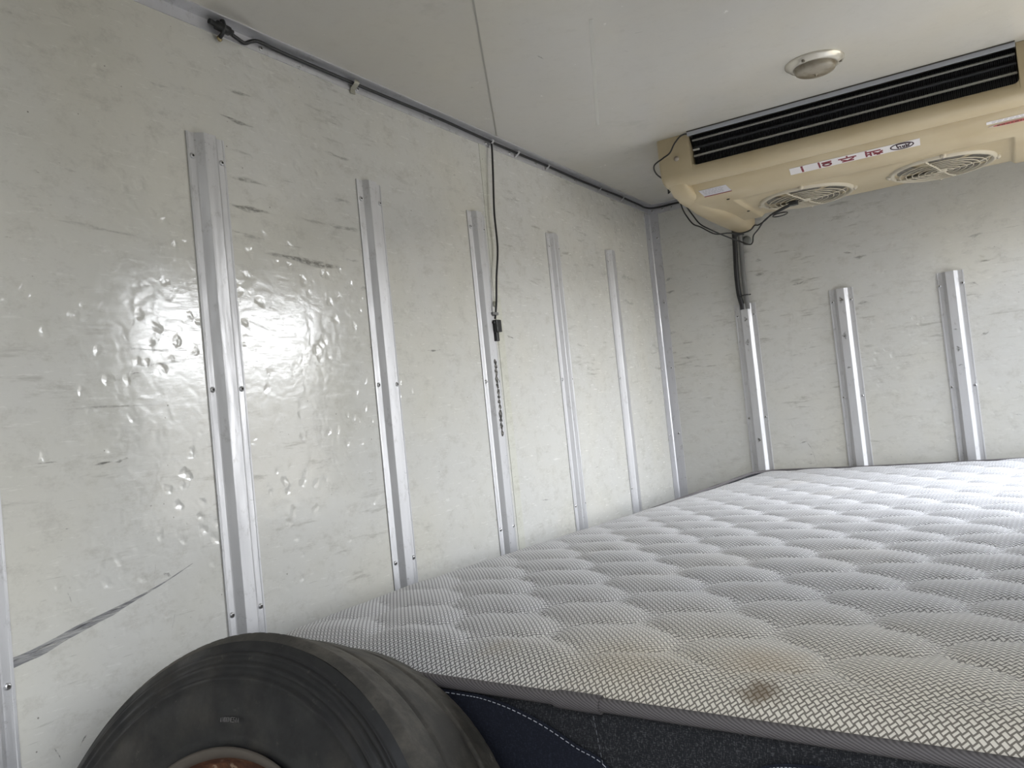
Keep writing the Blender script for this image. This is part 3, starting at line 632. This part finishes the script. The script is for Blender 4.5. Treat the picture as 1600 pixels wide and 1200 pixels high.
MB().tube(catmull([(-.905, 2.70, .672), (-.885, 2.66, .630), (-.861, 2.62, .596), (-.836, 2.60, .562), (-.812, 2.60, .547), (-.775, 2.62, .520), (-.742, 2.65, .520), (-.705, 2.67, .515), (-.672, 2.66, .517), (-.650, 2.63, .523), (-.632, 2.61, .518), (-.610, 2.60, .525), (-.589, 2.60, .540)], 6), .0023, 8).build('sensor_wire', M_black, t, label='thin black wire looping below the unit')
MB().tube(catmull([(-.905, 2.70, .676), (-.878, 2.66, .648), (-.845, 2.63, .600), (-.820, 2.62, .562), (-.790, 2.63, .538), (-.755, 2.68, .515), (-.722, 2.72, .497), (-.690, 2.70, .479), (-.674, 2.68, .481), (-.664, 2.66, .498), (-.640, 2.63, .508), (-.612, 2.60, .525), (-.586, 2.60, .540)], 6), .0023, 8).build('sensor_wire', M_black, t, label='thin black wire looping below the unit')
m = MB(); m.tube([(-.586, 2.60, .540), (-.560, 2.59, .545), (-.530, 2.57, .548), (-.516, 2.565, .551)], [.0035,.005,.0045,.0035], 8); m.box((-.524, 2.555, .546), (-.500, 2.575, .558))
m.tube([(-.540,2.575,.546),(-.52,2.56,.552),(-.50,2.552,.553)], .003, 6); m.build('sensor', M_blackplastic, t, label='black clip-on sensor and connector', bevel=.001)
MB().tube([(-.562+.022*cos(a), 2.600+.020*sin(a), .534+.009*sin(a)) for a in [pi*1.9*k/24 for k in range(25)]], .0018, 6).build('sensor_wire', M_black, t)
MB().tube(catmull([(-.687, 2.176, .7155), (-.694, 2.166, .714), (-.706, 2.160, .708), (-.722, 2.158, .692), (-.738, 2.160, .672), (-.760, 2.162, .663), (-.790, 2.172, .652), (-.802, 2.22, .640), (-.80, 2.30, .634)], 6), .0021, 8).build('curled_wire', M_black, ev, label='thin black wire curling over the front corner')
MB().tube([(-.80, 2.30, .640), (-.802, 2.30, .600), (-.788, 2.30, .612), (-.782, 2.30, .618)], .0026, 8).build('wire_end', M_black, ev)

# ------------------------------------------------------------------ mattress
TH = radians(-5.2); MO = (-.978, .790); MW, ML = 1.20, 2.085; ZT, ZB = -.268, -.52
ex = V(cos(TH), sin(TH), 0); ey = V(-sin(TH), cos(TH), 0)
mt = thing('mattress', 'grey and white quilted mattress with dark denim-like sides filling the box', 'mattress', (MO[0], MO[1], ZB), rz=TH)
CR = .085                       # corner radius
top0 = ZT-ZB
def inset_pt(s, d):             # point at fraction s of the perimeter of a rounded rectangle inset by d
    pass
v1 = (.082, -.090); v2 = (.082, .078)
det = v1[0]*v2[1]-v1[1]*v2[0]
def quilt(x, y):
    a = ((x-.055)*v2[1]-(y-.075)*v2[0])/det; b = (v1[0]*(y-.075)-v1[1]*(x-.055))/det
    a2 = a+.11*sin(2*pi*b); b2 = b+.07*sin(2*pi*a)
    p = abs(sin(pi*a2))**.34; q = abs(sin(pi*b2))**.34
    return p*q
def sdf(x, y):                  # distance inside the rounded rectangle
    cx, cy = MW/2, ML/2; qx = abs(x-cx)-(cx-CR); qy = abs(y-cy)-(cy-CR)
    return CR-(min(max(qx, qy), 0)+sqrt(max(qx, 0)**2+max(qy, 0)**2))
rows = []
nx, ny = 176, 300
def warp(t_, n_):               # denser near the edges
    return t_
for j in range(ny+1):
    row = []
    for i in range(nx+1):
        u = i/nx*2-1; v = j/ny*2-1
        x = MW/2+u*(MW/2); y = ML/2+v*(ML/2)
        # squeeze the grid corners onto the rounded outline
        cx, cy = MW/2, ML/2; dx, dy = x-cx, y-cy
        qx = abs(dx)-(cx-CR); qy = abs(dy)-(cy-CR)
        if qx > 0 and qy > 0:
            L = sqrt(qx*qx+qy*qy); mxx = max(qx, qy); k = mxx/L
            dx = math.copysign(cx-CR+qx*k, dx); dy = math.copysign(cy-CR+qy*k, dy); x, y = cx+dx, cy+dy
        d_ = max(0, sdf(x, y)); e_ = min(1, d_/.075)
        drop = .0270*(1-e_)**2.2
        amp = .0098*min(1, (d_/.07)**2)*(.45+.55*min(1, max(0, (x-.04)/.22)))
        z = top0+amp*quilt(x, y)+.0055-.0055*min(1, (d_/.07)**2)-drop
        z += .004*sin(x*3.1+.6)*sin(y*2.2+.3)
        if x < .26 and y < .30: z -= .012*(1-x/.26)*(1-y/.30)   # corner pressed down beside the tyre
        row.append((x, y, z))
    rows.append(row)
mq = MB().grid(rows)
# fabric
W = NT('woven_ticking', Roughness=.85); W.b.inputs['Sheen Weight'].default_value = .15
rx, ry, rz_ = W.sep(W.map((1,1,1), rot=(0,0,radians(45))))
cs = .0053
ux = W.math('DIVIDE', rx, cs); uy = W.math('DIVIDE', ry, cs)
fx = W.math('SUBTRACT', W.math('FRACT', W.math('ADD', ux, 1000.)), .5); fy = W.math('SUBTRACT', W.math('FRACT', W.math('ADD', uy, 1000.)), .5)
par = W.math('MODULO', W.math('ADD', W.math('FLOOR', W.math('ADD', ux, 1000.)), W.math('FLOOR', W.math('ADD', uy, 1000.))), 2.)
ax_ = W.math('ABSOLUTE', fx); ay_ = W.math('ABSOLUTE', fy)
def rectm(a, b, ha, hb): return W.math('MULTIPLY', W.ramp(a, ha-.04, ha+.04, 1, 0), W.ramp(b, hb-.04, hb+.04, 1, 0))
rA = rectm(ax_, ay_, .50, .30); rB = rectm(ay_, ax_, .50, .22)
pad = W.math('ADD', W.math('MULTIPLY', rA, par), W.math('MULTIPLY', rB, W.math('SUBTRACT', 1., par)))
stain = W.ramp(W.noise(3.5, W.map(loc=(.2,.4,0)), 3), .52, .75)
ox, oy, oz = W.sep(W.tc())
front = W.math('MULTIPLY', W.ramp(oy, .05, .38, 1, 0), W.ramp(ox, .30, .66))                                   # paler and yellower towards the front right
white = W.mix(W.math('MULTIPLY', front, .8), (.75,.745,.755), (.90,.84,.72))
gaps = W.mix(W.math('MULTIPLY', front, .7), (.17,.168,.175), (.25,.22,.17))
def blob(cx, cy, r0, r1):
    dx = W.math('SUBTRACT', ox, cx); dy = W.math('SUBTRACT', oy, cy)
    d2 = W.math('SQRT', W.math('ADD', W.math('MULTIPLY', dx, dx), W.math('MULTIPLY', W.math('MULTIPLY', dy, dy), 2.)))
    d2 = W.math('ADD', d2, W.math('MULTIPLY', W.math('SUBTRACT', W.noise(45, detail=3), .5), .05))
    return W.ramp(d2, r0, r1, 1, 0)
c = W.mix(pad, gaps, white)
c = W.mix(W.math('MULTIPLY', blob(.735, .085, .0, .075), .40), c, (.50,.38,.24))
c = W.mix(W.math('MULTIPLY', blob(.752, .028, .0, .030), .75), c, (.16,.11,.06))
c = W.mix(W.math('MULTIPLY', blob(.60, .06, .0, .10), .22), c, (.55,.44,.28))
c = W.mix(W.math('MULTIPLY', blob(.62, .36, .0, .05), .30), c, (.30,.27,.24))
c = W.mix(W.math('MULTIPLY', blob(.44, .05, .0, .04), .30), c, (.45,.38,.28))
c = W.mix(W.math('MULTIPLY', stain, .15), c, (.52,.47,.38))
W.set('Base Color', c)
W.bump(W.math('ADD', W.math('MULTIPLY', pad, 1.), W.math('MULTIPLY', W.noise(400, detail=2), .2)), .45, .0006)
mq.build('quilted_top', W.mat, mt, local=True)
# rim path helper in local coordinates
def rim(off, n_c=8, x0=0, x1=MW, y0=0, y1=ML):
    P = []; r_ = CR+off
    for cx, cy, a0 in ((x1-CR, y0+CR, -90), (x1-CR, y1-CR, 0), (x0+CR, y1-CR, 90), (x0+CR, y0+CR, 180)):
        P.append(None)
        P += [(cx+r_*cos(radians(a0+90*k/n_c)), cy+r_*sin(radians(a0+90*k/n_c))) for k in range(n_c+1)]
    P = [p for p in P if p]
    # subdivide long runs
    out = []
    for a, b in zip(P, P[1:]+P[:1]):
        L = math.hypot(b[0]-a[0], b[1]-a[1]); k = max(1, int(L/.04))
        out += [(a[0]+(b[0]-a[0])*i/k, a[1]+(b[1]-a[1])*i/k) for i in range(k)]
    return out
def dip(x, y): return -.012*(1-x/.26)*(1-y/.30) if (x < .26 and y < .30) else 0
def wav(x, y): return .004*sin(x*3.1+.6)*sin(y*2.2+.3)+dip(x, y)
def edge_tape(zc, name, hh=.0070, th=.0050):
    rows = []
    for x, y in rim(0):
        nx_, ny_ = x-min(max(x, CR), MW-CR), y-min(max(y, CR), ML-CR); L = math.hypot(nx_, ny_) or 1; nx_, ny_ = nx_/L, ny_/L
        zz_ = zc+(wav(x, y)+.020*min(1, max(0, (y-.9)/(ML-.95))) if zc > .1 else 0)
        ring = []
        for k in range(12):
            a = 2*pi*k/12; o_ = .002+th*cos(a); ring.append((x+nx_*o_, y+ny_*o_, zz_+hh*sin(a)*(1 if abs(sin(a)) < .99 else .95)-.12*o_))
        rows.append(ring)
    m = MB().grid(rows, closed_u=True, closed_v=True)
    return m.build(name, M_bind, mt, local=True)
Bn = NT('grey_binding_tape', Roughness=.75)
bw = Bn.t.nodes.new('ShaderNodeTexWave'); bw.inputs['Scale'].default_value = 95; bw.inputs['Distortion'].default_value = .5
Bn.t.links.new(Bn.map((1,1,1.5), rot=(0,radians(55),0)), bw.inputs['Vector'])
Bn.set('Base Color', Bn.mix(bw.outputs['Fac'], (.075,.068,.070), (.16,.148,.150))); Bn.bump(bw.outputs['Fac'], .4, .0006); M_bind = Bn.mat
edge_tape(top0-.0228, 'edge_binding')
edge_tape(.012, 'edge_binding')
# overlapped joint of the binding on the front edge
m = MB(); rows = []
for k in range(11):
    x = .545+.055*k/10; w_ = .0094 if k > 0 else .008
    rows.append([(x, -.0020-.0078*cos(a), top0-.0232+wav(x, 0)+w_*sin(a)) for a in [2*pi*j/12 for j in range(12)]])
m.grid(rows, closed_u=True); m.add(rows[0], [tuple(range(12))]); m.add(rows[-1], [tuple(range(12))])
m.build('binding_joint', M_bind, mt, local=True)
# side border
def denim(name, a, b, sc=1.):
    D_ = NT(name, Roughness=.9)
    n1 = D_.noise(900, D_.map((1,1,.3), rot=(0,radians(35),0)), 2, .7); n2 = D_.noise(800, D_.map((.35,.35,1.4), loc=(2,2,2)), 2, .7)
    f = D_.ramp(D_.math('ADD', n1, n2), .98, 1.30); D_.set('Base Color', D_.mix(f, a, b)); D_.bump(n1, .4, .0005)
    return D_.mat
M_char = denim('charcoal_heather', (.010,.011,.014), (.085,.086,.092)); M_navy = denim('navy_denim', (.004,.006,.015), (.016,.022,.040))
rows = []
R0 = rim(-.006)
for z in (.004, .03, .07, .11, .15, .19, top0-.05, top0-.023):
    rows.append([(x+(0), y, z+((wav(x, y)+.020*min(1, max(0, (y-.9)/(ML-.95)))) if z > .2 else 0)) for x, y in rim(-.006+.004*sin(pi*z/top0))])
mbd = MB().grid(rows, closed_u=True); mbd.build('side_border', M_char, mt, local=True)
MB().add([(x, y, .003) for x, y in rim(-.006)], [tuple(range(len(R0)))]).build('underside', M_char, mt, local=True)
# navy inset panels with curved stitched tops on the front side
def front_panel(top_pts, zbot, name):
    P = catmull(top_pts, 6); m = MB(); f = lambda x, z, h: (x, .0020-.0+(-.0016)-h, z)
    rr = [[f(p[0], p[1]-ZB, .001+.0025*sin(pi*min(1, max(0, (p[1]-ZB)/top0)))), f(p[0], (p[1]-ZB+zbot)/2, .004), f(p[0], zbot, .001)] for p in [(q.x, q.y) for q in P]]
    m.grid(rr); m.build(name, M_navy, mt, local=True)
    s_ = MB()
    for a, b in zip(P[:-1], P[1:]):
        L = (b-a).length; k = max(1, int(L/.0045))
        for i in range(k):
            p0 = a.lerp(b, (i+.15)/k); p1 = a.lerp(b, (i+.75)/k)
            s_.tube([f(p0.x, p0.y-ZB-.002, .0055), f(p1.x, p1.y-ZB-.002, .0055)], .0005, 4)
    s_.build('stitching', flat('white_thread', (.45,.47,.52), .7), mt, local=True)
front_panel([(.09, -.306, 0), (.24, -.3015, 0), (.36, -.2990, 0), (.42, -.2985, 0), (.451, -.2995, 0), (.489, -.306, 0), (.529, -.318, 0), (.566, -.334, 0), (.601, -.349, 0), (.64, -.40, 0)], .03, 'denim_panel')
front_panel([(.72, -.40, 0), (.735, -.345, 0), (.750, -.328, 0), (.768, -.320, 0), (.79, -.3165, 0), (.82, -.3150, 0), (.90, -.318, 0), (1.05, -.33, 0)], .03, 'denim_panel')
m = MB()
for i in range(14):
    a = (.590, top0-.034-i*.0070); m.tube([(a[0]+i*.0008, -.0035, a[1]), (a[0]+i*.0008+.0004, -.0035, a[1]-.004)], .0004, 4)
m.build('stitching', flat('grey_thread', (.16,.17,.19), .7), mt, local=True)

# dark divan base below the mattress
M_base = denim('black_base_cloth', (.010,.010,.012), (.05,.05,.055))
bt = thing('bed_base', 'low black cloth bed base under the mattress', 'bed base', (MO[0], MO[1], ZF), rz=TH)
m = MB(); a = .02; H = ZB-ZF
m.box((a, a, .04), (MW-a, ML-a, H-.001)); m.build('base_body', M_base, bt, local=True, bevel=.01)
for x in (.08, MW-.08):
    for y in (.08, ML-.08): MB().lathe([(0,.022),(.04,.026)], (x, y, .0005), (0,0,1), 16).build('leg', M_blackplastic, bt, local=True)

# ------------------------------------------------------------------ spare wheel
TC = V(-.710, .570, -.493); az, elv = radians(272.57), radians(22.9)
tn = V(cos(az)*cos(elv), sin(az)*cos(elv), sin(elv))
TR, TW, TB = .285, .164, .170
wh = thing('spare_wheel', 'worn black tyre on a rusty steel rim leaning against the mattress corner', 'wheel', (TC.x, TC.y, ZF))
Rb = NT('worn_tyre_rubber', Roughness=.55)
rb1 = Rb.ramp(Rb.noise(9, detail=6, rough=.65), .45, .72); rb2 = Rb.ramp(Rb.noise(70, detail=5, rough=.7), .62, .74)
c = Rb.mix(rb1, (.011,.011,.0115), (.036,.032,.027)); c = Rb.mix(Rb.math('MULTIPLY', rb2, .45), c, (.11,.10,.085)); Rb.set('Base Color', c)
Rb.set('Roughness', Rb.ramp(Rb.noise(20, detail=4), .35, .7, .42, .75)); Rb.bump(Rb.math('ADD', Rb.noise(60, detail=5), Rb.math('MULTIPLY', Rb.noise(300, detail=3), .3)), .35, .0012)
Tr = NT('dusty_tread_rubber', Roughness=.8)
tr1 = Tr.ramp(Tr.noise(18, detail=6, rough=.7), .38, .66)
c = Tr.mix(tr1, (.040,.037,.032), (.088,.080,.066)); c = Tr.mix(Tr.math('MULTIPLY', Tr.ramp(Tr.noise(80, detail=5, rough=.7), .60, .70), .5), c, (.015,.014,.013)); Tr.set('Base Color', c)
Tr.bump(Tr.noise(90, detail=6, rough=.7), .6, .0022)
h = TW/2
e1 = tn.cross(V(0,0,1)).normalized(); e2 = e1.cross(tn)      # e2 points up within the wheel plane
if e2.z < 0: e2 = -e2
NS = 504
# (axial, radius) from the inner bead at the front round to the back; lines are the ribs moulded in the sidewall
side = [(h*.70,TB-.006),(h*.86,TB-.004),(h*.93,TB+.002),(h*.945,TB+.010),(h*.955,TB+.014),(h*1.0,TB+.022),(h*1.06,TB+.038),(h*1.085,TB+.054),
        (h*1.083,TB+.063),(h*1.110,TB+.0645),(h*1.106,TB+.068),(h*1.068,TB+.0695),(h*1.060,TB+.076),(h*1.088,TB+.0775),(h*1.080,TB+.081),(h*1.040,TB+.0825),
        (h*1.028,TB+.088),(h*1.050,TB+.0895),(h*1.040,TB+.092),(h*1.005,TB+.0932),(h*.99,TR-.021),(h*1.0,TR-.0195),(h*.985,TR-.017),(h*.955,TR-.012),(h*.945,TR-.010)]
m = MB(); m.lathe(side, TC, tn, 240)
m.lathe([(-a, r_) for a, r_ in side], TC, tn, 240)
tyre = m.build('sidewall', Rb.mat, wh)
rows = []
axs = [.945,.93,.90,.86,.84,.82,.78,.70,.62,.55,.50,.46,.43,.415,.395,.365,.335,.315,.29,.2,.1,0]
axs = axs+[-a for a in axs[:-1]][::-1]
for a in axs:
    row = []
    for k in range(NS):
        q = 2*pi*k/NS
        R_ = TR-.010*max(0, (abs(a)-.80)/.145)**1.6 if abs(a) > .8 else TR-.0012*(abs(a)/.8)**2
        if .30 < abs(a) < .42: R_ -= .0035*(1 if .33 < abs(a) < .40 else .3)
        zig = .5+.5*sin(q*84+(1 if a > 0 else -1)*abs(a)*3)
        if .52 < abs(a) < .90: R_ -= .0014*max(0, zig-.90)/.10*(1 if abs(a) < .80 else .3)
        R_ += .0006*sin(q*7)*sin(a*9+q*3)
        row.append(TC+tn*(a*h)+(e1*cos(q)+e2*sin(q))*R_)
    rows.append(row)
MB().grid(rows, closed_u=True).build('tread', Tr.mat, wh)
# moulded lettering on the sidewall
m = MB()
letters = {'I':[[(.5,0),(.5,1)]],'A':[[(0,1),(.5,0),(1,1)],[(.2,.6),(.8,.6)]],'D':[[(0,0),(.7,0),(1,.5),(.7,1),(0,1),(0,0)]],'N':[[(0,1),(0,0),(1,1),(1,0)]],
           'O':[[(0,0),(1,0),(1,1),(0,1),(0,0)]],'E':[[(1,0),(0,0),(0,1),(1,1)],[(0,.5),(.8,.5)]],'S':[[(1,0),(0,0),(0,.5),(1,.5),(1,1),(0,1)]]}
# e1 points to the left or right as seen from the front: make angles grow to the right
sx = 1 if e1.dot(r2) > 0 else -1
def arc_text(txt, q0, r0, hgt, wd, hgt_ax):
    q = q0                                       # angle from the top, positive to the right
    for ch in txt:
        for st2 in letters[ch]:
            P = []
            for u, v in st2:
                qq = q+u*wd/r0; rr = r0+hgt*(1-v); P.append(TC+tn*hgt_ax+(e1*sx*sin(qq)+e2*cos(qq))*rr)
            m.tube(P, .00045, 5)
        q += wd*1.45/r0
arc_text('INDONESIA', -.13, TB+.024, .0042, .0021, h*1.05)
m.build('sidewall_lettering', flat('worn_lettering', (.11,.105,.10), .6), wh)
# rusty rim
Rs = NT('rusty_steel', Roughness=.8, Metallic=.2)
rs = Rs.ramp(Rs.noise(35, detail=6, rough=.7), .38, .66)
c = Rs.mix(rs, (.075,.028,.014), (.20,.085,.040)); c = Rs.mix(Rs.math('MULTIPLY', Rs.ramp(Rs.noise(90, detail=4), .6, .7), .8), c, (.38,.27,.18)); Rs.set('Base Color', c)
Rs.bump(Rs.noise(120, detail=5), .6, .0015)
MB().lathe([(h*.84,TB-.006),(h*.93,TB-.001),(h*.97,TB+.001),(h*.985,TB-.003),(h*.95,TB-.008),(h*.90,TB-.0095)], TC, tn, 96).build('rim_flange', flat('dusty_grey_flange', (.10,.085,.07), .7, .2), wh, label='dusty grey rim edge')
MB().lathe([(h*.90,TB-.0092),(h*.86,TB-.0105),(h*.72,TB-.013),(h*.62,TB-.026),(h*.5,TB-.032),(h*.2,TB-.035),(-h*.1,TB-.037),(-h*.86,TB-.004)], TC, tn, 96).build('rim', Rs.mat, wh)
m = MB(); m.lathe([(h*.2,TB-.035),(h*.22,TB-.055),(h*.12,TB-.085),(h*.10,.060),(h*.02,.055),(-h*.02,.040),(-h*.02,.034)], TC, tn, 64); m.build('wheel_disc', Rs.mat, wh)
for k in range(5):
    q = 2*pi*k/5; p = TC+(e1*cos(q)+e2*sin(q))*.048
    MB().lathe([(h*.06,.010),(h*.11,.010),(h*.115,.006),(h*.1151,.0001)], p, tn, 12).build('stud_hole', M_hole, wh)

for o in COL.objects:
    for k in ('_o', '_e'):
        if k in o: del o[k]
